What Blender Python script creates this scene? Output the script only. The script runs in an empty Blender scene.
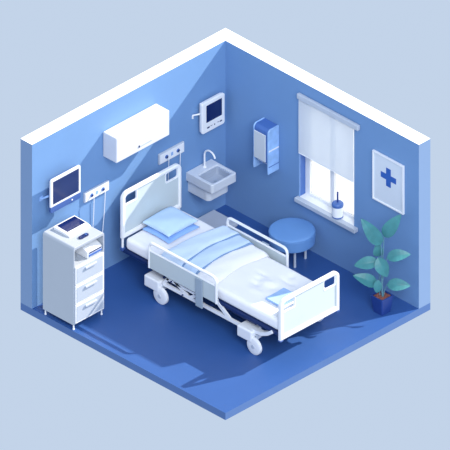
import bpy, bmesh, math, random
from mathutils import Vector, Matrix

C = bpy.context.scene.collection
scene = bpy.context.scene
PI = math.pi

# ------------------------------------------------------------------ camera
EL = math.radians(32.646)
cd = bpy.data.cameras.new('camera'); cam = bpy.data.objects.new('camera', cd); C.objects.link(cam)
cd.type = 'ORTHO'; cd.ortho_scale = 4.9353
back = Vector((math.cos(EL) / 2 ** .5, -math.cos(EL) / 2 ** .5, math.sin(EL)))
right = Vector((1, 1, 0)).normalized()
up = back.cross(right)
target = Vector((1.5, -1.5, 1.0)) - right * (0.4615 / 91.18) + up * (7.005 / 91.18)
R = Matrix((right, up, back)).transposed().to_4x4()
cam.matrix_world = Matrix.Translation(target + back * 14) @ R
cd.clip_end = 100
scene.camera = cam

# ------------------------------------------------------------------ world, sun, exposure
w = bpy.data.worlds.new('world'); scene.world = w; w.use_nodes = True
bg = w.node_tree.nodes['Background']
bg.inputs[0].default_value = (0.545, 0.655, 0.815, 1); bg.inputs[1].default_value = 1.0


def sun(name, travel, strength, color, angle):
    l = bpy.data.lights.new(name, 'SUN'); l.energy = strength; l.color = color; l.angle = math.radians(angle)
    o = bpy.data.objects.new(name, l); C.objects.link(o)
    o.rotation_euler = Vector(travel).to_track_quat('-Z', 'Y').to_euler()
    o.location = (4, 4, 6)
    return o


sun('sun', (-.44, -1.09, -.82), 7.8, (1.0, .88, .72), .6)
sun('soft_fill', (-.68, .44, -.62), 2.3, (.96, .98, 1.0), 26)  # added fill lamp that lifts the shaded bed and walls, no visible source
scene.view_settings.view_transform = 'Standard'
scene.view_settings.look = 'None'
scene.view_settings.gamma = 1
scene.view_settings.exposure = 0.0
scene.view_settings.use_curve_mapping = False


# ------------------------------------------------------------------ materials
def srgb(r, g, b):
    f = lambda c: (c / 255 / 12.92) if c / 255 <= .04045 else ((c / 255 + .055) / 1.055) ** 2.4
    return (f(r), f(g), f(b), 1)


def mat(name, rgb, rough=.5, spec=.5, vary=.04, scale=6, metallic=0, bump=0, emit=None, coat=0):
    m = bpy.data.materials.new(name); m.use_nodes = True
    nt = m.node_tree; b = nt.nodes['Principled BSDF']
    c = srgb(*rgb)
    b.inputs['Roughness'].default_value = rough
    b.inputs['Specular IOR Level'].default_value = spec
    b.inputs['Metallic'].default_value = metallic
    b.inputs['Coat Weight'].default_value = coat
    tc = nt.nodes.new('ShaderNodeTexCoord')
    n = nt.nodes.new('ShaderNodeTexNoise'); n.inputs['Scale'].default_value = scale; n.inputs['Detail'].default_value = 3
    nt.links.new(tc.outputs['Object'], n.inputs['Vector'])
    r = nt.nodes.new('ShaderNodeValToRGB')
    r.color_ramp.elements[0].position = .3; r.color_ramp.elements[1].position = .7
    r.color_ramp.elements[0].color = tuple(x * (1 - vary) for x in c[:3]) + (1,)
    r.color_ramp.elements[1].color = tuple(min(1, x * (1 + vary)) for x in c[:3]) + (1,)
    nt.links.new(n.outputs['Fac'], r.inputs['Fac'])
    nt.links.new(r.outputs['Color'], b.inputs['Base Color'])
    if bump:
        n2 = nt.nodes.new('ShaderNodeTexNoise'); n2.inputs['Scale'].default_value = scale * 30
        bp = nt.nodes.new('ShaderNodeBump'); bp.inputs['Strength'].default_value = bump; bp.inputs['Distance'].default_value = .002
        nt.links.new(tc.outputs['Object'], n2.inputs['Vector'])
        nt.links.new(n2.outputs['Fac'], bp.inputs['Height']); nt.links.new(bp.outputs['Normal'], b.inputs['Normal'])
    if emit:
        b.inputs['Emission Color'].default_value = (1, 1, 1, 1); b.inputs['Emission Strength'].default_value = emit
    return m


M = {}
M['wall'] = mat('wall_paint', (106, 144, 193), .6, .35, .02, 2, bump=.05)
M['wall_end'] = mat('wall_end_paint', (116, 142, 180), .6, .3, .01)
M['cap'] = mat('wall_cap_white', (245, 248, 252), .7, .3, .01)
M['floor'] = mat('floor_vinyl', (45, 83, 147), .45, .5, .03, 3)
M['slab'] = mat('slab_side', (76, 106, 158), .7, .3, .02)
M['white'] = mat('white_enamel', (230, 233, 239), .35, .5, .01)
M['chin'] = mat('monitor_blue_shell', (58, 88, 152), .4, .5, .03)
M['housing'] = mat('box_unit_housing', (206, 210, 220), .4, .5, .01)
M['white2'] = mat('white_plastic', (226, 230, 238), .4, .5, .01)
M['cabinet'] = mat('cabinet_lacquer', (166, 175, 188), .4, .5, .01)
M['drawer'] = mat('drawer_front', (176, 187, 202), .4, .5, .01)
M['niche'] = mat('niche_lining', (190, 200, 214), .5, .4, .01)
M['grey'] = mat('pale_grey_plastic', (182, 192, 208), .4, .5, .02)
M['midgrey'] = mat('mid_grey_metal', (150, 166, 182), .35, .5, .02)
M['panel'] = mat('frosted_panel', (188, 200, 206), .25, .5, .02, 3)
M['steel'] = mat('brushed_steel', (190, 202, 216), .25, .6, .03, 10, metallic=.2)
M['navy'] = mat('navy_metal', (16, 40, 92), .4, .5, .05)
M['blue'] = mat('mid_blue_plastic', (70, 108, 178), .4, .5, .03)
M['ltblue'] = mat('light_blue_plastic', (140, 176, 226), .25, .5, .03)
M['screen'] = mat('dark_blue_screen', (18, 34, 88), .12, .6, .12, 2)
M['sheet'] = mat('white_bed_sheet', (236, 237, 243), .8, .2, .01, 5, bump=.2)
M['mattress'] = mat('mattress_cover', (222, 226, 235), .8, .2, .01, 5, bump=.2)
M['blanket'] = mat('light_blue_blanket', (190, 212, 241), .85, .2, .03, 6, bump=.3)
M['blanket2'] = mat('light_blue_blanket_top', (200, 219, 243), .85, .2, .04, 6, bump=.3)
M['pillow'] = mat('blue_pillow_cotton', (184, 211, 243), .8, .2, .04, 5, bump=.3)
M['pillow2'] = mat('deeper_blue_pillow_cotton', (138, 176, 230), .8, .2, .04, 5, bump=.3)
M['edge_shade'] = mat('blanket_edge_shade', (120, 150, 192), .85, .2, .03, 6)  # grey-blue tone standing in for shading along the blanket edges
M['towel'] = mat('blue_folded_cloth', (158, 190, 234), .85, .2, .04, 8, bump=.4)
M['stool'] = mat('blue_stool_vinyl', (100, 146, 206), .45, .5, .03)
M['leaf'] = mat('teal_leaf', (62, 128, 136), .45, .4, .12, 12)
M['stem'] = mat('plant_stem', (96, 142, 160), .6, .3, .1, 20)
M['soil'] = mat('potting_soil', (134, 84, 76), .9, .2, .25, 60, bump=.6)
M['pot'] = mat('blue_glazed_pot', (34, 62, 134), .35, .5, .05)
M['cross'] = mat('cross_blue', (44, 92, 176), .6, .3, .02)
M['poster'] = mat('poster_paper', (206, 216, 230), .5, .4, .01)
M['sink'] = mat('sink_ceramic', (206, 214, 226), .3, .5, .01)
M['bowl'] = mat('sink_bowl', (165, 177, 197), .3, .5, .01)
M['bottle'] = mat('bottle_white', (236, 240, 246), .3, .5, .01)
M['frost'] = mat('frosted_dispenser_cover', (196, 204, 214), .3, .5, .02)
M['chrome_blue'] = mat('dispenser_blue_shell', (152, 190, 238), .2, .6, .15, 8)


def blind_material():
    m = bpy.data.materials.new('sheer_roller_blind'); m.use_nodes = True
    nt = m.node_tree; nt.nodes.clear()
    out = nt.nodes.new('ShaderNodeOutputMaterial')
    tr = nt.nodes.new('ShaderNodeBsdfTransparent')
    tl = nt.nodes.new('ShaderNodeBsdfTranslucent'); tl.inputs[0].default_value = (.70, .76, .84, 1)
    df = nt.nodes.new('ShaderNodeBsdfDiffuse'); df.inputs[0].default_value = (.82, .86, .92, 1)
    wv = nt.nodes.new('ShaderNodeTexWave'); wv.inputs['Scale'].default_value = 60
    m1 = nt.nodes.new('ShaderNodeMixShader'); m1.inputs[0].default_value = .72
    m2 = nt.nodes.new('ShaderNodeMixShader')
    mr = nt.nodes.new('ShaderNodeMapRange'); mr.inputs['To Min'].default_value = .66; mr.inputs['To Max'].default_value = .72
    nt.links.new(wv.outputs['Fac'], mr.inputs['Value']); nt.links.new(mr.outputs[0], m2.inputs[0])
    nt.links.new(tl.outputs[0], m1.inputs[1]); nt.links.new(df.outputs[0], m1.inputs[2])
    nt.links.new(tr.outputs[0], m2.inputs[1]); nt.links.new(m1.outputs[0], m2.inputs[2])
    nt.links.new(m2.outputs[0], out.inputs[0])
    return m


def pane_material():
    m = bpy.data.materials.new('bright_frosted_glass'); m.use_nodes = True
    nt = m.node_tree; nt.nodes.clear()
    out = nt.nodes.new('ShaderNodeOutputMaterial')
    tl = nt.nodes.new('ShaderNodeBsdfTranslucent'); tl.inputs[0].default_value = (.75, .78, .8, 1)
    gl = nt.nodes.new('ShaderNodeBsdfGlossy'); gl.inputs['Roughness'].default_value = .3
    ns = nt.nodes.new('ShaderNodeTexNoise'); ns.inputs['Scale'].default_value = 200
    bp = nt.nodes.new('ShaderNodeBump'); bp.inputs['Strength'].default_value = .05
    nt.links.new(ns.outputs['Fac'], bp.inputs['Height']); nt.links.new(bp.outputs[0], gl.inputs['Normal'])
    mx = nt.nodes.new('ShaderNodeMixShader'); mx.inputs[0].default_value = .05
    nt.links.new(tl.outputs[0], mx.inputs[1]); nt.links.new(gl.outputs[0], mx.inputs[2])
    nt.links.new(mx.outputs[0], out.inputs[0])
    return m


M['blind'] = blind_material(); M['pane'] = pane_material()


# ------------------------------------------------------------------ helpers.  (x, v, z): v is the distance from the right wall (v = -y)
def origin(p):
    o = Vector((0, 0, 0))
    while p is not None:
        o += p.location; p = p.parent
    return o


def smooth(me, ang=35):
    for p in me.polygons: p.use_smooth = True
    me.set_sharp_from_angle(angle=math.radians(ang))


def obj(name, bm, m, parent=None, ang=35, mats=None):
    me = bpy.data.meshes.new(name)
    org = origin(parent)
    bmesh.ops.translate(bm, verts=bm.verts, vec=-org)
    bmesh.ops.recalc_face_normals(bm, faces=bm.faces)
    bm.to_mesh(me); bm.free()
    for k in (mats or [m]): me.materials.append(k)
    smooth(me, ang)
    o = bpy.data.objects.new(name, me); C.objects.link(o)
    if parent: o.parent = parent
    wn = o.modifiers.new('weighted', 'WEIGHTED_NORMAL'); wn.keep_sharp = True; wn.weight = 80
    return o


def single(name, bm, m, label, cat, base, group=None, ang=35, mats=None):
    """a thing that is one mesh, its origin at its base"""
    bmesh.ops.translate(bm, verts=bm.verts, vec=(-base[0], base[1], -base[2]))
    o = obj(name, bm, m, None, ang, mats)
    o.location = (base[0], -base[1], base[2])
    o['label'] = label; o['category'] = cat
    if group: o['group'] = group
    return o


def thing(name, label, cat, x, v, z, group=None):
    o = bpy.data.objects.new(name, None); C.objects.link(o)
    o.empty_display_size = .1
    o.location = (x, -v, z); o['label'] = label; o['category'] = cat
    if group: o['group'] = group
    return o


def struct(name, bm, m, mats=None):
    o = obj(name, bm, m, None, 35, mats); o['kind'] = 'structure'; return o


def B(x0, x1, v0, v1, z0, z1, r=0, seg=3, bm=None):
    """box, optionally with rounded edges"""
    t = bmesh.new()
    g = bmesh.ops.create_cube(t, size=1)
    for q in t.verts:
        q.co = Vector((x0 + (q.co.x + .5) * (x1 - x0), -(v0 + (q.co.y + .5) * (v1 - v0)), z0 + (q.co.z + .5) * (z1 - z0)))
    bmesh.ops.recalc_face_normals(t, faces=t.faces)
    if r: bmesh.ops.bevel(t, geom=list(t.edges), offset=r, segments=seg, profile=.5, affect='EDGES')
    return join(bm, t)


def join(bm, t):
    if bm is None: return t
    me = bpy.data.meshes.new('t'); t.to_mesh(me); t.free(); bm.from_mesh(me); bpy.data.meshes.remove(me)
    return bm


def rbox(x0, x1, v0, v1, z0, z1, r, n=(24, 24, 6), fn=None, bm=None):
    """dense rounded box with an optional displacement function"""
    t = bmesh.new()
    def face(f, a, b):
        vs = [[t.verts.new(f(i / a, j / b)) for j in range(b + 1)] for i in range(a + 1)]
        for i in range(a):
            for j in range(b): t.faces.new((vs[i][j], vs[i + 1][j], vs[i + 1][j + 1], vs[i][j + 1]))
    y0, y1 = -v1, -v0
    L = lambda a, b, s: a + (b - a) * s
    for z in (z0, z1): face(lambda s, q: (L(x0, x1, s), L(y0, y1, q), z), n[0], n[1])
    for y in (y0, y1): face(lambda s, q: (L(x0, x1, s), y, L(z0, z1, q)), n[0], n[2])
    for x in (x0, x1): face(lambda s, q: (x, L(y0, y1, s), L(z0, z1, q)), n[1], n[2])
    bmesh.ops.remove_doubles(t, verts=t.verts, dist=1e-5)
    for q in t.verts:
        c = Vector((min(max(q.co.x, x0 + r), x1 - r), min(max(q.co.y, y0 + r), y1 - r), min(max(q.co.z, z0 + r), z1 - r)))
        d = q.co - c
        if d.length > 1e-9: q.co = c + d.normalized() * min(r, d.length) if d.length > r else q.co
        if fn: q.co = Vector(fn(q.co))
    return join(bm, t)


def frame_of(a, b, hint=None):
    d = (b - a).normalized()
    h = hint or (Vector((0, 0, 1)) if abs(d.z) < .9 else Vector((1, 0, 0)))
    s = d.cross(h).normalized(); return d, s, s.cross(d).normalized()


def tube(pts, r, bm=None, seg=12, closed=False, round_r=0, rs=5, flat=None):
    """sweep a circle (or a flat bar: flat=(half_w, half_h)) through points given as (x, v, z)"""
    P = [Vector((p[0], -p[1], p[2])) for p in pts]
    if round_r:
        Q = []; n = len(P)
        for i in range(n):
            if not closed and i in (0, n - 1): Q.append(P[i]); continue
            a, b, c = P[i - 1], P[i], P[(i + 1) % n]
            rr = min(round_r, (a - b).length * .49, (c - b).length * .49)
            p0 = b + (a - b).normalized() * rr; p1 = b + (c - b).normalized() * rr
            for k in range(rs + 1):
                s = k / rs; Q.append(p0 * (1 - s) ** 2 + b * 2 * s * (1 - s) + p1 * s * s)
        P = Q
    t = bmesh.new(); n = len(P); rings = []; prev = None
    for i in range(n):
        if closed: d = (P[(i + 1) % n] - P[i - 1]).normalized()
        elif i == 0: d = (P[1] - P[0]).normalized()
        elif i == n - 1: d = (P[-1] - P[-2]).normalized()
        else: d = ((P[i + 1] - P[i]).normalized() + (P[i] - P[i - 1]).normalized()).normalized()
        if prev is None:
            h = Vector((0, 0, 1)) if abs(d.z) < .9 else Vector((1, 0, 0))
            s = d.cross(h).normalized()
        else: s = (prev - d * prev.dot(d)).normalized()
        prev = s; u = s.cross(d)
        ring = []
        if flat:
            for (a, b) in ((-1, -1), (1, -1), (1, 1), (-1, 1)): ring.append(t.verts.new(P[i] + s * a * flat[0] + u * b * flat[1]))
        else:
            rad = r[i] if isinstance(r, (list, tuple)) else r
            for k in range(seg):
                a = 2 * PI * k / seg; ring.append(t.verts.new(P[i] + (s * math.cos(a) + u * math.sin(a)) * rad))
        rings.append(ring)
    m = len(rings[0])
    for i in range(n if closed else n - 1):
        A, Bq = rings[i], rings[(i + 1) % n]
        for k in range(m): t.faces.new((A[k], A[(k + 1) % m], Bq[(k + 1) % m], Bq[k]))
    if not closed:
        t.faces.new(rings[0]); t.faces.new(rings[-1])
    return join(bm, t)


def lathe(profile, x, v, z, bm=None, seg=40, axis='z'):
    """profile: (radius, height) pairs, turned about z (or the v axis)"""
    t = bmesh.new(); rings = []
    for (r, h) in profile:
        ring = []
        for k in range(seg):
            a = 2 * PI * k / seg
            if axis == 'z': p = (x + r * math.cos(a), -v + r * math.sin(a), z + h)
            elif axis == 'v': p = (x + r * math.cos(a), -(v + h), z + r * math.sin(a))
            else: p = (x + h, -v + r * math.cos(a), z + r * math.sin(a))
            ring.append(t.verts.new(p))
        rings.append(ring)
    for A, Bq in zip(rings, rings[1:]):
        for k in range(seg): t.faces.new((A[k], A[(k + 1) % seg], Bq[(k + 1) % seg], Bq[k]))
    t.faces.new(rings[0]); t.faces.new(rings[-1])
    return join(bm, t)


def rrect(a0, a1, b0, b1, r, seg=6, corners=(1, 1, 1, 1)):
    """rounded rectangle outline; corners ordered bottom-left, bottom-right, top-right, top-left"""
    out = []
    for i, (ca, cb, st) in enumerate(((a0, b0, PI), (a1, b0, 1.5 * PI), (a1, b1, 0), (a0, b1, .5 * PI))):
        if not corners[i]: out.append((ca, cb)); continue
        oa = ca + (r if ca == a0 else -r); ob = cb + (r if cb == b0 else -r)
        for k in range(seg + 1):
            t = st + .5 * PI * k / seg; out.append((oa + r * math.cos(t), ob + r * math.sin(t)))
    return out


def plate(outlines, plane, d0, d1, bevel=0, bm=None):
    """flat plate with holes; 2-D outlines in plane 'x' (v,z), 'v' (x,z) or 'z' (x,v), from depth d0 to d1"""
    cu = bpy.data.curves.new('c', 'CURVE'); cu.dimensions = '2D'; cu.fill_mode = 'BOTH'
    for o in outlines:
        s = cu.splines.new('POLY'); s.points.add(len(o) - 1); s.use_cyclic_u = True
        for p, q in zip(s.points, o): p.co = (q[0], q[1], 0, 1)
    half = (d1 - d0) / 2
    cu.extrude = half - bevel; cu.bevel_depth = bevel; cu.bevel_resolution = 2; cu.offset = -bevel
    ob = bpy.data.objects.new('c', cu); C.objects.link(ob)
    bpy.context.view_layer.update()
    me = bpy.data.meshes.new_from_object(ob.evaluated_get(bpy.context.evaluated_depsgraph_get()))
    bpy.data.objects.remove(ob); bpy.data.curves.remove(cu)
    t = bmesh.new(); t.from_mesh(me); bpy.data.meshes.remove(me)
    mid = (d0 + d1) / 2
    for q in t.verts:
        a, b, c = q.co
        if plane == 'x': q.co = (mid + c, -a, b)
        elif plane == 'v': q.co = (a, -(mid + c), b)
        else: q.co = (a, -b, mid + c)
    bmesh.ops.remove_doubles(t, verts=t.verts, dist=1e-5)
    return join(bm, t)


# ================================================================== ROOM
L, H, T, S = 3.0, 2.136, .178, .092
WX0, WX1, WZ0, WZ1 = 1.15, 1.995, .625, 1.90       # window opening

bm = B(-T, L, -T, L, -S, 0)
for f in bm.faces: f.material_index = 0 if f.calc_center_median().z > -.001 else 1
struct('floor', bm, None, [M['floor'], M['slab']])

bm = B(-T, 0, -T, L, 0, H)
for f in bm.faces:
    c = f.calc_center_median(); f.material_index = 1 if c.z > H - .001 else (2 if c.y < -L + .001 else 0)
struct('wall_left', bm, None, [M['wall'], M['cap'], M['wall_end']])

bm = plate([[(0, 0), (L, 0), (L, H), (0, H)], [(WX0, WZ0), (WX1, WZ0), (WX1, WZ1), (WX0, WZ1)]], 'v', -T, 0)
bmesh.ops.recalc_face_normals(bm, faces=bm.faces)
for f in bm.faces:
    c = f.calc_center_median(); f.material_index = 1 if c.z > H - .001 else (2 if c.x > L - .001 else 0)
struct('wall_right', bm, None, [M['wall'], M['cap'], M['wall_end']])

# window: frame with a middle mullion, two frosted panes, a deep sill
FV0, FV1 = -.140, -.085
xm = (WX0 + WX1) / 2 - .005
win = struct('window_1', plate([[(WX0, WZ0), (WX1, WZ0), (WX1, WZ1), (WX0, WZ1)],
                         [(WX0 + .075, WZ0 + .04), (xm - .03, WZ0 + .04), (xm - .03, WZ1 - .05), (WX0 + .075, WZ1 - .05)],
                         [(xm + .03, WZ0 + .04), (WX1 - .015, WZ0 + .04), (WX1 - .015, WZ1 - .05), (xm + .03, WZ1 - .05)]],
                        'v', FV0, FV1, .005), M['white'])
for a, b in ((WX0 + .075, xm - .03), (xm + .03, WX1 - .015)):
    obj('window_pane', B(a, b, -.118, -.108, WZ0 + .04, WZ1 - .05), M['pane'], win)
sill = struct('window_sill', B(WX0 - .025, WX1 + .065, .0, .062, WZ0 - .048, WZ0 + .003, .006), M['grey'])
B(WX0 + .001, WX1 - .001, -.084, .004, WZ0 + .0005, WZ0 + .006, bm=(b2 := bmesh.new()))
obj('sill_board', b2, M['white'], sill)
obj('window_jamb', B(WX0 + .0005, WX0 + .006, -.084, -.002, WZ0 + .007, WZ1 - .002), M['blue'], win)
obj('corner_bead', B(WX0 - .006, WX0 + .010, .0005, .006, WZ0 + .004, WZ1), M['ltblue'], win)

# roller blind
t = thing('roller_blind', 'sheer pale roller blind half lowered over the window', 'blind', 1.56, .03, 1.2)
obj('head_rail', B(1.145, 2.095, .002, .045, 1.918, 1.985, .010), M['grey'], t)
bm = rbox(1.160, 2.010, .022, .028, 1.215, 1.922, .002, (40, 1, 16),
          lambda p: (p.x, p.y + .002 * math.sin(p.x * 16) * (1.96 - p.z), p.z))
obj('blind_fabric', bm, M['blind'], t)
obj('bottom_bar', B(1.160, 2.010, .020, .030, 1.207, 1.217, .003), M['white2'], t)

# ================================================================== BED
BX0, BX1, BV0, BV1 = .285, 2.74, .985, 1.90
bed = thing('hospital_bed', 'long white hospital bed on wheels with raised side rails in the middle of the room', 'bed', 1.5, 1.44, 0)


def end_board(kind, x, z0, z1, lid, hz):
    o = rrect(BV0, BV1, z0, z1, .085, 8, (0, 0, 1, 1))
    i = rrect(BV0 + .042, BV1 - .042, z0 + .05, z1 - .042, .05, 6, (0, 0, 1, 1))
    fr = obj(kind, plate([o, i], 'x', x - .024, x + .024, .012), M['white'], bed)
    hw, hh = .182, .122
    holes = []
    for (a, b) in ((BV0 + .050, BV0 + .050 + hw), (BV1 - .050 - hw, BV1 - .050)):
        holes.append(rrect(a, b, z1 - .050 - hh, z1 - .050, .02, 4))
    i2 = rrect(BV0 + .040, BV1 - .040, z0 + .046, z1 - .040, .05, 6, (0, 0, 1, 1))
    obj('board_panel', plate([i2] + holes, 'x', x - .010, x + .010, .002), M['panel'], fr)
    for h in holes:
        a0 = min(q[0] for q in h); a1 = max(q[0] for q in h); b0 = min(q[1] for q in h); b1 = max(q[1] for q in h)
        obj('handle_rim', plate([rrect(a0 - .010, a1 + .010, b0 - .010, b1 + .010, .024, 5), rrect(a0 + .002, a1 - .002, b0 + .002, b1 - .002, .02, 5)],
                                'x', x - .013, x + .013, .003), M['white'], fr)
    bm = B(x + .010, x + .018, BV0 + .05, BV1 - .05, z0 + .052, z0 + .062, .003)
    obj('inner_rail', bm, M['white'], fr)
    return fr


end_board('headboard', .285, .545, 1.135, None, None)
end_board('footboard', 2.735, .325, .845, None, None)
for v in (BV0 + .02, BV1 - .02):
    obj('corner_cap', B(2.712, 2.758, v - .024, v + .024, .308, .326, .006), M['chin'], bed)
    obj('corner_cap', B(.262, .308, v - .024, v + .024, .385, .425, .006), M['chin'], bed)
    obj('headboard_post', tube([(.285, v, .42), (.285, v, .56)], .014), M['white'], bed)
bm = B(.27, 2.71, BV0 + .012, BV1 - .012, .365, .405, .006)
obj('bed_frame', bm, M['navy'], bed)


def rail(x0, x1, v, z0, z1, near):
    g = obj('side_rail', tube([(x0, v, z0), (x0, v, z1), (x1, v, z1), (x1, v, z0)], .0165, round_r=.07, rs=7, seg=14), M['white'], bed)
    obj('rail_bar', tube([(x0, v, z1 - .105), (x1, v, z1 - .105)], .012), M['white'], g)
    obj('rail_panel', plate([rrect(x0 + .004, x1 - .004, z0, z1 - .105, .01, 3)], 'v', v - .009, v + .009, .002), M['panel'], g)
    return g


rail(.762, 1.80, 1.940, .405, .732, True)
rail(.985, 1.91, .950, .425, .715, False)
for v, s in ((1.940, 1), (.950, -1)):
    xa, xb = (1.50, 1.605)
    obj('rail_latch', B(xa, xb, v + .010 if s > 0 else v - .030, v + .030 if s > 0 else v - .010, .255, .625, .006), M['midgrey'], bed)
    # lifting linkage under the deck
    vs = v - s * .055
    bm = tube([(.93, vs, .245), (2.16, vs, .245)], 0, flat=(.014, .02))
    tube([(.98, vs, .335), (1.50, vs, .335)], 0, flat=(.012, .016), bm=bm)
    tube([(1.74, vs, .40), (1.96, vs, .245)], 0, flat=(.012, .022), bm=bm)
    tube([(1.10, vs, .36), (1.30, vs, .25)], 0, flat=(.012, .018), bm=bm)
    tube([(1.50, vs, .37), (1.34, vs, .25)], 0, flat=(.012, .018), bm=bm)
    tube([(2.30, vs - s * .01, .27), (2.46, vs - s * .01, .285), (2.55, vs - s * .01, .33), (2.62, vs - s * .01, .385)], 0, flat=(.03, .02), bm=bm)
    tube([(.93, vs, .25), (1.02, vs, .37)], 0, flat=(.012, .016), bm=bm)
    obj('lift_linkage', bm, M['white2'], bed)
    for (rr, bx, bz, dv) in ((.012, .95, .345, .03), (.009, 1.06, .335, .028), (.009, 1.24, .245, .03), (.011, 1.66, .375, .034), (.009, 1.70, .325, .034)):
        obj('pivot_bolt', lathe([(rr, 0), (rr, dv)], bx, vs, bz, axis='v', seg=16), M['navy'], bed)
    B(.93, 2.3, v - s * .12 - .01, v - s * .12 + .01, .30, .34, bm=(bm := bmesh.new()))
    obj('cross_member', bm, M['navy'], bed)
    for (xa, xb, wx) in ((.685, .915, .925), (2.125, 2.355, 2.375)):
        va, vb = sorted((v - s * .155, v + s * .015))
        obj('caster_housing', B(xa, xb, va, vb, .140, .285, .02), M['white2'], bed)
        vw = v - s * .015
        wh = obj('wheel', lathe([(.03, -.024), (.088, -.024), (.104, -.014), (.104, .014), (.088, .024), (.03, .024)], wx, vw, .104, axis='v'), M['white2'], bed)
        obj('wheel_hub', lathe([(.022, -.030), (.028, -.022), (.028, .022), (.022, .030)], wx, vw, .104, axis='v', seg=24), M['grey'], wh)
        obj('caster_fork', tube([(wx - .055, vw - s * .04, .23), (wx, vw - s * .04, .22), (wx, vw - s * .04, .104)], 0, flat=(.016, .008)), M['grey'], bed)
for xa in (.70, 2.16): obj('axle_beam', B(xa, xa + .04, 1.0, 1.90, .18, .23, .006), M['grey'], bed)

# mattress with soft dents in the sheet
MX0, MX1, MV0, MV1, MZ0, MZ1 = .315, 2.705, 1.012, 1.875, .407, .558
dents = [(1.98, 1.50, .07, .05, -.010), (1.93, 1.42, .05, .035, -.007), (1.90, 1.32, .08, .03, -.006), (2.22, 1.24, .11, .04, -.010),
         (2.16, 1.15, .05, .06, -.006), (2.18, 1.43, .05, .05, -.008), (2.30, 1.60, .06, .03, -.006), (2.07, 1.42, .07, .05, .008), (2.10, 1.62, .1, .04, .005)]


def sheet_fn(p):
    z = p.z
    if z > MZ1 - .04:
        v = -p.y
        for (cx, cv, sx, sv, a) in dents:
            z += 2.6 * a * math.exp(-((p.x - cx) / sx) ** 2 - ((v - cv) / sv) ** 2)
        z += .002 * math.sin(p.x * 9 + v * 5) * math.sin(v * 11)
    return (p.x, p.y, z)


single('mattress', rbox(MX0, MX1, MV0, MV1, MZ0, MZ1, .045, (110, 44, 8), sheet_fn), M['sheet'],
       'white sheeted mattress with soft creases lying on the hospital bed', 'mattress', (1.5, 1.44, MZ0), ang=80)


def drape(x0, x1, off, th, drop_near, drop_far, wave, ph, taper=0):
    """cloth strip laid across the mattress following its rounded edges, offset outwards"""
    so = .002 + off * .35
    r = .045 + so; zt = MZ1 + off
    va, vb = MV0 - so, MV1 + so
    path = [(va, zt - r - drop_far, (-1, 0))]
    for k in range(7):
        a = PI - .5 * PI * k / 6; path.append((va + r + r * math.cos(a), zt - r + r * math.sin(a), (math.cos(a), math.sin(a))))
    for k in range(1, 24): path.append((va + r + (vb - va - 2 * r) * k / 24, zt, (0, 1)))
    for k in range(7):
        a = .5 * PI - .5 * PI * k / 6; path.append((vb - r + r * math.cos(a), zt - r + r * math.sin(a), (math.cos(a), math.sin(a))))
    path.append((vb, zt - r - drop_near, (1, 0)))
    NX = 20
    t = bmesh.new(); layers = []
    for lay in (0, 1):
        g = []
        for (v, z, n) in path:
            row = []
            for i in range(NX + 1):
                s = i / NX
                w = wave * math.sin(v * 7.5 + ph)
                x = x0 + (x1 - x0) * s + w * (.4 + .6 * s) + taper * (v - 1.44) * (1 - s)
                e = th * lay * (min(1, 6 * s, 6 * (1 - s)) ** .5 if lay else 1)
                e *= .3 + .7 * n[1]
                e += (.003 * math.sin(x * 30 + v * 9) + .0035) * lay * n[1]
                row.append(t.verts.new((x, -(v + n[0] * e), z + n[1] * e)))
            g.append(row)
        layers.append(g)
    n = len(path)
    for g in layers:
        for j in range(n - 1):
            for i in range(NX): t.faces.new((g[j][i], g[j][i + 1], g[j + 1][i + 1], g[j + 1][i]))
    a, b = layers
    for j in range(n - 1):
        for i in (0, NX): t.faces.new((a[j][i], a[j + 1][i], b[j + 1][i], b[j][i]))
    for i in range(NX):
        for j in (0, n - 1): t.faces.new((a[j][i], a[j][i + 1], b[j][i + 1], b[j][i]))
    return t


single('duvet', drape(1.02, 1.67, .008, .029, .0, .0, .028, .4), M['sheet'],
       'white folded duvet band across the middle of the bed, below the blue blanket', 'duvet', (1.3, 1.44, MZ1), ang=60)
bl = single('blanket', drape(.96, 1.40, .046, .022, .0, .0, .032, .2, -.06), M['blanket'],
            'wide light blue blanket laid across the bed over the white duvet', 'blanket', (1.2, 1.44, MZ1 + .03), ang=60)
obj('edge_shade', drape(1.401, 1.408, .047, .010, .0, .0, .032, .2), M['edge_shade'], bl)  # thin strip painted as the shade line at the blanket edge
bl = single('blanket', drape(.93, 1.20, .077, .014, .0, .0, .032, .2, -.10), M['blanket2'],
            'narrower light blue blanket fold on top, its edge ending before the white duvet', 'blanket', (1.05, 1.44, MZ1 + .06), ang=60)
obj('edge_shade', drape(1.201, 1.207, .075, .008, .0, .0, .032, .2), M['edge_shade'], bl)  # same painted shade line along the edge of the top fold


def pillow(x0, x1, v0, v1, z0, h, name, m, label, puff=.38):
    t = bmesh.new(); N = 26; cx, cv = (x0 + x1) / 2, (v0 + v1) / 2; a, b = (x1 - x0) / 2, (v1 - v0) / 2
    for sgn in (1, -1):
        g = []
        for i in range(N + 1):
            row = []
            for j in range(N + 1):
                u = -1 + 2 * i / N; w = -1 + 2 * j / N
                k = max(0, (1 - u * u) * (1 - w * w)) ** puff
                pin = 1 - .05 * (1 - u * u) * abs(w) ** 3 if True else 1
                pin2 = 1 - .05 * (1 - w * w) * abs(u) ** 3
                hh = h * (.62 if sgn > 0 else .38)
                z = z0 + h * .38 + sgn * hh * k + (.006 * math.sin(u * 4 + w * 3) * k if sgn > 0 else 0)
                row.append(t.verts.new((cx + a * u * pin2, -(cv + b * w * pin), z)))
            g.append(row)
        for i in range(N):
            for j in range(N): t.faces.new((g[i][j], g[i + 1][j], g[i + 1][j + 1], g[i][j + 1]))
    bmesh.ops.remove_doubles(t, verts=t.verts, dist=1e-5)
    return single(name, t, m, label, 'pillow', (cx, cv, z0), 'pillows at the head of the bed', ang=80)


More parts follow.
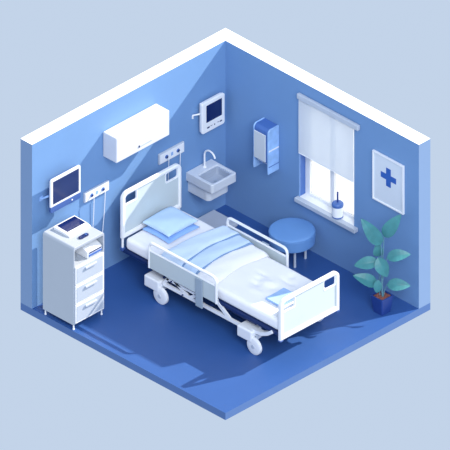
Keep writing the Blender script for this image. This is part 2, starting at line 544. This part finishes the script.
pillow(.345, .775, 1.165, 1.65, MZ1 + .002, .068, 'pillow', M['pillow2'], 'deeper blue lower pillow lying under the paler one on the bed')
pillow(.33, .755, 1.17, 1.635, MZ1 + .058, .11, 'pillow', M['pillow'], 'pale blue upper pillow, topmost at the head of the bed')

t = thing('folded_cloth', 'small folded light blue cloth on the mattress beside the footboard', 'cloth', 2.41, 1.53, MZ1)
fnw = lambda p: (p.x, p.y, p.z + .004 * math.sin(p.y * 14 + p.x * 6) + .002)
obj('cloth_layer', rbox(2.305, 2.535, 1.39, 1.685, MZ1 + .004, MZ1 + .018, .006, (16, 16, 2), fnw), M['towel'], t)
obj('cloth_layer', rbox(2.300, 2.525, 1.395, 1.68, MZ1 + .019, MZ1 + .033, .006, (16, 16, 2), fnw), M['towel'], t)

# ================================================================== BEDSIDE CABINET
CX0, CX1, CV0, CV1, CZ0, CZ1 = .16, .64, 2.518, 2.995, .07, 1.07
cab = thing('bedside_cabinet', 'tall pale grey cabinet with open niche and three drawers by the left wall', 'cabinet', .41, 2.765, 0)
NZ = .825
pr = rrect(CV0, CV1, CZ0, CZ1, .03, 6, (0, 0, 1, 1))
bm = plate([pr, rrect(CV0 + .018, CV1 - .018, NZ, CZ1 - .035, .02, 4)], 'x', CX0, CX1, .004)
obj('cabinet_body', bm, M['cabinet'], cab)
obj('niche_lining', B(CX1 - .258, CX1 - .25, CV0 + .019, CV1 - .019, NZ + .002, CZ1 - .037), M['niche'], cab)
for i in range(3):
    z1 = NZ - .008 - i * .247; z0 = z1 - .237
    d = obj('drawer', B(CX1 + .001, CX1 + .012, CV0 + .02, CV1 - .02, z0, z1, .004), M['white'], cab)
    obj('drawer_panel', B(CX1 + .0125, CX1 + .016, CV0 + .038, CV1 - .038, z0 + .02, z1 - .02, .001, 1), M['drawer'], d)
    obj('drawer_handle', B(CX1 + .016, CX1 + .034, 2.66, 2.835, z1 - .078, z1 - .05, .005), M['grey'], d)
for x in (CX0 + .025, CX1 - .02):
    for v in (CV0 + .025, CV1 - .02):
        obj('leg', lathe([(.012, 0), (.012, .01), (.009, .012), (.009, CZ0)], x, v, 0, seg=16), M['white'], cab)

# tablet on the cabinet
t = thing('bedside_terminal', 'flat white terminal with a dark blue screen on the cabinet top', 'terminal', .33, 2.71, CZ1)
bm = plate([[(.205, CZ1 + .001), (.455, CZ1 + .001), (.455, CZ1 + .016), (.40, CZ1 + .030), (.205, CZ1 + .036)]], 'v', 2.545, 2.872, .003)
obj('terminal_base', bm, M['white'], t)
sl = -.006 / .185
bm = B(.222, .388, 2.562, 2.835, CZ1 + .0355, CZ1 + .041, .002)
for q in bm.verts: q.co.z += (q.co.x - .222) * sl
obj('screen', bm, M['screen'], t)
bm = B(.412, .445, 2.60, 2.74, CZ1 + .026, CZ1 + .032, .003)
for q in bm.verts: q.co.z += (q.co.x - .412) * -.3
obj('keypad', bm, M['grey'], t)
t = thing('remote_control', 'small dark blue remote lying near the front of the cabinet top', 'remote', .545, 2.745, CZ1)
obj('remote_body', plate([rrect(.518, .570, 2.675, 2.815, .025, 8)], 'z', CZ1 + .001, CZ1 + .016, .004), M['screen'], t)
obj('remote_button', B(.532, .556, 2.70, 2.72, CZ1 + .0165, CZ1 + .019, .001, 1), M['blue'], t)

# printer in the niche
t = thing('label_printer', 'small white printer with blue slots inside the open cabinet niche', 'printer', .53, 2.665, NZ)
bm = plate([[(.43, NZ + .002), (.622, NZ + .002), (.628, NZ + .02), (.628, NZ + .085), (.60, NZ + .10), (.47, NZ + .150), (.43, NZ + .150)]], 'v', 2.545, 2.770, .006)
obj('printer_body', bm, M['white'], t)
obj('paper_slot', B(.629, .634, 2.56, 2.745, NZ + .062, NZ + .074), M['navy'], t)
obj('paper_tray', B(.629, .638, 2.555, 2.75, NZ + .024, NZ + .050, .003), M['blue'], t)
bm = B(.505, .528, 2.605, 2.705, NZ + .137, NZ + .142)
for q in bm.verts: q.co.z += (q.co.x - .505) * -.38
obj('display', bm, M['screen'], t)

# ================================================================== WALL UNITS ON THE LEFT WALL
t = thing('wall_box_unit', 'long white box unit mounted high on the left wall above the bed head', 'wall unit', 0, 1.49, 1.49)  # plain white wall box, read as an air conditioner
obj('housing', B(.002, .214, 1.08, 1.905, 1.49, 1.812, .012), M['housing'], t)
obj('vent_grille', B(.2145, .219, 1.355, 1.545, 1.545, 1.568, .002, 1), M['grey'], t)
obj('indicator', B(.2145, .221, 1.545, 1.562, 1.543, 1.570, .001, 1), M['navy'], t)

# big monitor
t = thing('monitor', 'larger monitor with dark screen and blue chin on the left wall above the cabinet', 'monitor', .15, 2.625, 1.24)
obj('wall_arm', tube([(.012, 2.862, 1.375), (.06, 2.84, 1.41), (.115, 2.78, 1.44)], .013, round_r=.02), M['ltblue'], t)
obj('wall_bracket', B(.001, .012, 2.835, 2.89, 1.345, 1.405, .003), M['ltblue'], t)
obj('back_shell', B(.098, .126, 2.405, 2.845, 1.235, 1.655, .012), M['chin'], t)
fr = obj('bezel', plate([rrect(2.395, 2.858, 1.315, 1.668, .025, 6, (0, 0, 1, 1))], 'x', .127, .150, .004), M['white'], t)
obj('screen', B(.1505, .153, 2.425, 2.825, 1.345, 1.638, .001, 1), M['screen'], t)
ch = obj('chin', plate([rrect(2.395, 2.858, 1.238, 1.313, .015, 5, (1, 1, 0, 0))], 'x', .127, .150, .004), M['chin'], t)
obj('power_button', lathe([(.009, 0), (.009, .004)], .1505, 2.53, 1.276, axis='x', seg=16), M['white'], t)

# small monitor
t = thing('wall_monitor', 'small white framed monitor with dark screen on the left wall over the sink', 'monitor', .05, .275, 1.15)
obj('back_shell', B(.03, .058, .112, .438, 1.158, 1.53, .008), M['white2'], t)
obj('bezel', plate([rrect(.098, .450, 1.145, 1.543, .03, 6)], 'x', .058, .088, .006), M['white'], t)
obj('screen', B(.0885, .091, .145, .385, 1.275, 1.495, .001, 1), M['screen'], t)
for i, (a, b) in enumerate(((.375, .335), (.325, .29), (.265, .25), (.215, .185), (.175, .145))):
    obj('button', B(.0885, .0915, b, a, 1.195 + (.012 if i % 2 else 0), 1.212, .001, 1), M['navy'], t)
obj('wall_arm', tube([(.006, .515, 1.355), (.006, .515, 1.395), (.05, .42, 1.395)], .010, round_r=.012), M['white2'], t)


def outlet(v0, v1, z0, z1, label):
    t = thing('socket_panel', label, 'socket panel', 0, (v0 + v1) / 2, z0, 'socket panels on the left wall')
    obj('panel_plate', B(.001, .026, v0, v1, z0, z1, .004), M['grey'], t)
    obj('front_cover', B(.0265, .030, v0 + .01, v1 - .01, z0 + .01, z1 - .01, .001, 1), M['white2'], t)
    w = v1 - v0; zc = (z0 + z1) / 2; out = []
    for f in (.27, .73):
        s = obj('socket', lathe([(.023, 0), (.023, .006), (.016, .009)], .0305, v0 + w * f, zc, axis='x', seg=20), M['blue'], t)
        obj('plug', lathe([(.010, 0), (.010, .014)], .040, v0 + w * f, zc, axis='x', seg=14), M['navy'], s)
        out.append((v0 + w * f, zc))
    obj('switch', B(.0305, .035, v0 + w * .47, v0 + w * .55, zc - .02, zc + .022, .001, 1), M['ltblue'], t)
    return out


def cord(v, z, z_end, label, dv=.01, x=.05):
    single('power_cord', tube([(x + .006, v, z), (x + .018, v, z - .012), (x + .012, v + dv * .4, (z + z_end) / 2), (x, v + dv, z_end)], .0045, round_r=.03, seg=8),
           M['white2'], label, 'cable', (x, v, z_end), 'cables hanging from the socket panels')


a = outlet(1.828, 2.208, 1.026, 1.152, 'socket panel with two blue sockets on the wall right of the larger monitor')
cord(a[1][0], a[1][1], .50, 'white cable from the left socket of the panel beside the larger monitor')
cord(a[0][0], a[0][1], .50, 'white cable from the right socket of the panel beside the larger monitor', .03)
a = outlet(.662, 1.05, .998, 1.132, 'socket panel with two blue sockets above the bed headboard')
cord(a[1][0], a[1][1], .50, 'white cable from the left socket of the panel above the headboard')
cord(a[0][0], a[0][1], .50, 'white cable from the right socket of the panel above the headboard')

# ================================================================== SINK
t = thing('wash_basin', 'pale grey square wash basin with gooseneck tap hung on the left wall', 'sink', .2, .41, .43)
SX0, SX1, SV0, SV1 = .002, .405, .225, .612
out = rrect(SX0, SX1, SV0, SV1, .03, 5, (0, 1, 1, 0)); inn = rrect(.135, .375, .262, .572, .02, 5)
obj('basin_rim', plate([out, inn], 'z', .588, .70, .008), M['sink'], t)
bm = plate([rrect(.002, .318, .252, .582, .05, 6, (0, 1, 1, 0))], 'z', .432, .5875, .01)
obj('basin_body', bm, M['sink'], t)
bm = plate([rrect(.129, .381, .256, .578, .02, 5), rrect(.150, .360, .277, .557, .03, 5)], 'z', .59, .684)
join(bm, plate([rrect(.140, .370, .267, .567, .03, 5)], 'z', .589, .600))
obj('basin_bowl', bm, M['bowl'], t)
obj('drain', lathe([(.018, 0), (.018, .003), (.008, .004)], .255, .41, .6005, seg=20), M['midgrey'], t)
pts = [(.07, .394, .70), (.07, .394, .86)]
for k in range(1, 13):
    q = PI * k / 12 * .92
    pts.append((.07 + .082 - .082 * math.cos(q), .394, .86 + .082 * math.sin(q)))
tp = obj('tap', tube(pts, .0105, seg=12), M['white'], t)
obj('tap_collar', lathe([(.022, 0), (.022, .006), (.014, .014)], .07, .394, .7005, seg=24), M['white'], tp)

# low grey step
bm = B(.045, .418, .225, .70, .012, .058, .006)
t = thing('floor_step', 'low flat grey step box on the floor below the wash basin', 'step', .23, .46, 0)
obj('step_top', bm, M['grey'], t)
for x in (.08, .38):
    for v in (.27, .65): obj('foot', lathe([(.015, 0), (.015, .013)], x, v, 0, seg=14), M['midgrey'], t)

# ================================================================== RIGHT WALL
# paper towel dispenser
t = thing('towel_dispenser', 'narrow blue dispenser with grey front cover on the right wall near the corner', 'dispenser', .715, .08, .83)
X0, X1, VD = .595, .832, .165
sh = plate([rrect(.002, VD, .97, 1.405, .045, 8, (0, 0, 1, 0))], 'x', X0 + .020, X1 - .020, .002)
obj('shell', sh, M['blue'], t)
for a, b in ((X0, X0 + .019), (X1 - .019, X1)):
    s = obj('side_bracket', plate([rrect(.002, VD, .835, 1.408, .05, 8, (0, 0, 1, 0))], 'x', a, b, .003), M['chrome_blue'], t)
obj('side_band', B(X1 + .0005, X1 + .004, .006, VD - .002, 1.125, 1.143, .001, 1), M['white2'], t)
obj('side_band', B(X1 + .0005, X1 + .004, .006, VD - .002, .925, .935, .001, 1), M['blue'], t)
obj('front_cover', B(X0 + .021, X1 - .036, VD + .001, VD + .016, .985, 1.335, .008), M['frost'], t)
obj('paper_towel', B(X0 + .05, X1 - .05, .06, VD - .02, .945, .9695, .002), M['white2'], t)

# soap bottle on the sill
t = thing('soap_bottle', 'white pump bottle with blue lid standing on the window sill', 'bottle', 1.742, .002, WZ0 + .007)
zb = WZ0 + .0065
obj('bottle_foot', lathe([(0.056, 0), (0.062, .003), (0.062, .018)], 1.742, .002, zb), M['blue'], t)
obj('bottle_body', lathe([(0.061, .0185), (0.061, .125), (0.056, .138)], 1.742, .002, zb), M['bottle'], t)
obj('lid', lathe([(0.058, .1385), (0.066, .143), (0.066, .172), (0.056, .184), (.02, .190)], 1.742, .002, zb), M['blue'], t)
obj('pump', lathe([(.010, .1905), (.010, .318), (.006, .324)], 1.742, .002, zb, seg=18), M['pot'], t)

# poster with the cross
t = thing('cross_poster', 'pale framed poster with a blue cross on the right wall above the plant', 'poster', 2.53, .01, 1.13)
PX0, PX1, PZ0, PZ1 = 2.302, 2.782, 1.133, 1.765
obj('poster_frame', plate([rrect(PX0, PX1, PZ0, PZ1, .004, 2), rrect(PX0 + .018, PX1 - .018, PZ0 + .018, PZ1 - .018, .003, 2)], 'v', .002, .028, .002), M['white2'], t)
obj('poster_sheet', B(PX0 + .017, PX1 - .017, .003, .016, PZ0 + .017, PZ1 - .017), M['poster'], t)
cx, cz, a, h1, h2 = 2.545, 1.508, .036, .118, .118
cr = [(cx - a, cz - h2), (cx + a, cz - h2), (cx + a, cz - a), (cx + h1, cz - a), (cx + h1, cz + a), (cx + a, cz + a),
      (cx + a, cz + h2), (cx - a, cz + h2), (cx - a, cz + a), (cx - h1, cz + a), (cx - h1, cz - a), (cx - a, cz - a)]
obj('cross_emblem', plate([cr], 'v', .0162, .019), M['cross'], t)

# ================================================================== STOOL
SX, SV = 1.312, .280
t = thing('round_stool', 'round upholstered blue stool on thin legs under the window', 'stool', SX, SV, 0)
obj('seat', lathe([(.15, .232), (.235, .235), (.252, .247), (.256, .27), (.256, .374), (.253, .387), (.243, .395), (.21, .399), (.1, .401)], SX, SV, 0, seg=64), M['stool'], t)
obj('seat_rim', lathe([(.2565, .364), (.259, .366), (.259, .371), (.2565, .373)], SX, SV, 0, seg=64), M['stool'], t)
for k in range(4):
    # screen-plane angle of each leg converted to floor directions
    th = math.radians(78 + 90 * k); r = .15
    a_, b_ = r * math.cos(th), r * math.sin(th)
    lx, lv = (a_ + b_) / 2 ** .5, (b_ - a_) / 2 ** .5
    obj('leg', lathe([(.015, 0), (.015, .231)], SX + lx, SV + lv, 0, seg=16), M['steel'], t)

# ================================================================== PLANT
PX, PV = 2.75, .322
t = thing('potted_plant', 'teal leafed plant in a tapered navy square pot in the right corner', 'plant', PX, PV, 0)


def sq(h, z): return [(PX - h, PV - h, z), (PX + h, PV - h, z), (PX + h, PV + h, z), (PX - h, PV + h, z)]


def pot_mesh():
    t = bmesh.new(); rings = []
    for (h, z) in ((.070, 0), (.080, .08), (.087, .16), (.092, .212), (.078, .212), (.072, .17)):
        o = rrect(PX - h, PX + h, PV - h, PV + h, .014, 4)
        rings.append([t.verts.new((a, -b, z)) for a, b in o])
    for A, Bq in zip(rings, rings[1:]):
        n = len(A)
        for k in range(n): t.faces.new((A[k], A[(k + 1) % n], Bq[(k + 1) % n], Bq[k]))
    t.faces.new(rings[0]); t.faces.new(rings[-1])
    return t


obj('pot', pot_mesh(), M['pot'], t)
random.seed(4)
bm = rbox(PX - .070, PX + .070, PV - .070, PV + .070, .172, .205, .005, (14, 14, 2),
          lambda p: (p.x, p.y, p.z + (.006 * random.random() if p.z > .19 else 0)))
obj('soil', bm, M['soil'], t)

RV = Vector((1, 1, 0)).normalized()          # rightwards as seen from the open side of the room
OUT = Vector((1, -1, 0)).normalized()        # out towards the open side
base = Vector((PX, -PV, 0))


def leafpt(dx, z, out): return base + RV * (dx / 91.18) + OUT * out + Vector((0, 0, z))


# base (dx px, z, out), tip (dx, z, out), width, kind
leaves = [((-1, .88, .02), (-20, 1.21, .03), .17), ((2, .96, -.02), (18, 1.25, .00), .165),
          ((5, .73, .05), (28, .80, .08), .15), ((-4, .68, .05), (-28, .65, .08), .155),
          ((-3, .70, -.03), (-5, .87, -.01), .13), ((-4, .74, .06), (5, .53, .14), .165),
          ((-5, .38, .06), (-28, .53, .09), .155), ((5, .38, .05), (28, .40, .10), .15),
          ((-4, .46, .08), (-5, .31, .12), .10)]
CAM = Vector((.595, -.595, .54))


def leaf_mesh(b, e, wd, k):
    t = bmesh.new(); N = 16; Wn = 6
    d = e - b; ln = d.length; dn = d.normalized()
    nrm = (CAM + Vector((random.uniform(-.25, .25), random.uniform(-.25, .25), .25))).normalized()
    nrm = (nrm - dn * nrm.dot(dn)).normalized(); sd = dn.cross(nrm)
    lay = []
    for th in (.0, .003):
        g = []
        for i in range(N + 1):
            s = i / N
            hw = wd / 2 * (math.sin(PI * min(1, s ** .85)) ** .72) * (1 - .18 * s) + .0008
            bend = -.10 * ln * (s ** 2) + .07 * ln * math.sin(PI * s)
            row = []
            for j in range(-Wn, Wn + 1):
                q = j / Wn
                row.append(t.verts.new(b + d * s + nrm * (bend + th + abs(q) * hw * .28 - .003 * math.sin(s * 40) * abs(q)) + sd * hw * q))
            g.append(row)
        lay.append(g)
    for g in lay:
        for i in range(N):
            for j in range(2 * Wn): t.faces.new((g[i][j], g[i + 1][j], g[i + 1][j + 1], g[i][j + 1]))
    a_, b_ = lay
    for i in range(N):
        for j in (0, 2 * Wn): t.faces.new((a_[i][j], a_[i + 1][j], b_[i + 1][j], b_[i][j]))
    for j in range(2 * Wn):
        for i in (0, N): t.faces.new((a_[i][j], a_[i][j + 1], b_[i][j + 1], b_[i][j]))
    return t


for k, (b, e, wd) in enumerate(leaves):
    bp, ep = leafpt(*b), leafpt(*e)
    lf = obj('leaf', leaf_mesh(bp, ep, wd, k), M['leaf'], t, ang=70)
    root = base + Vector((random.uniform(-.025, .025), random.uniform(-.025, .025), .19))
    mid = Vector((root.x * .6 + bp.x * .4, root.y * .6 + bp.y * .4, root.z * .35 + bp.z * .65))
    far = bp + (ep - bp) * .85
    P3 = [root, mid, bp]
    obj('stem', tube([(p.x, -p.y, p.z) for p in P3], .0055, round_r=.08, seg=8), M['stem'], lf)
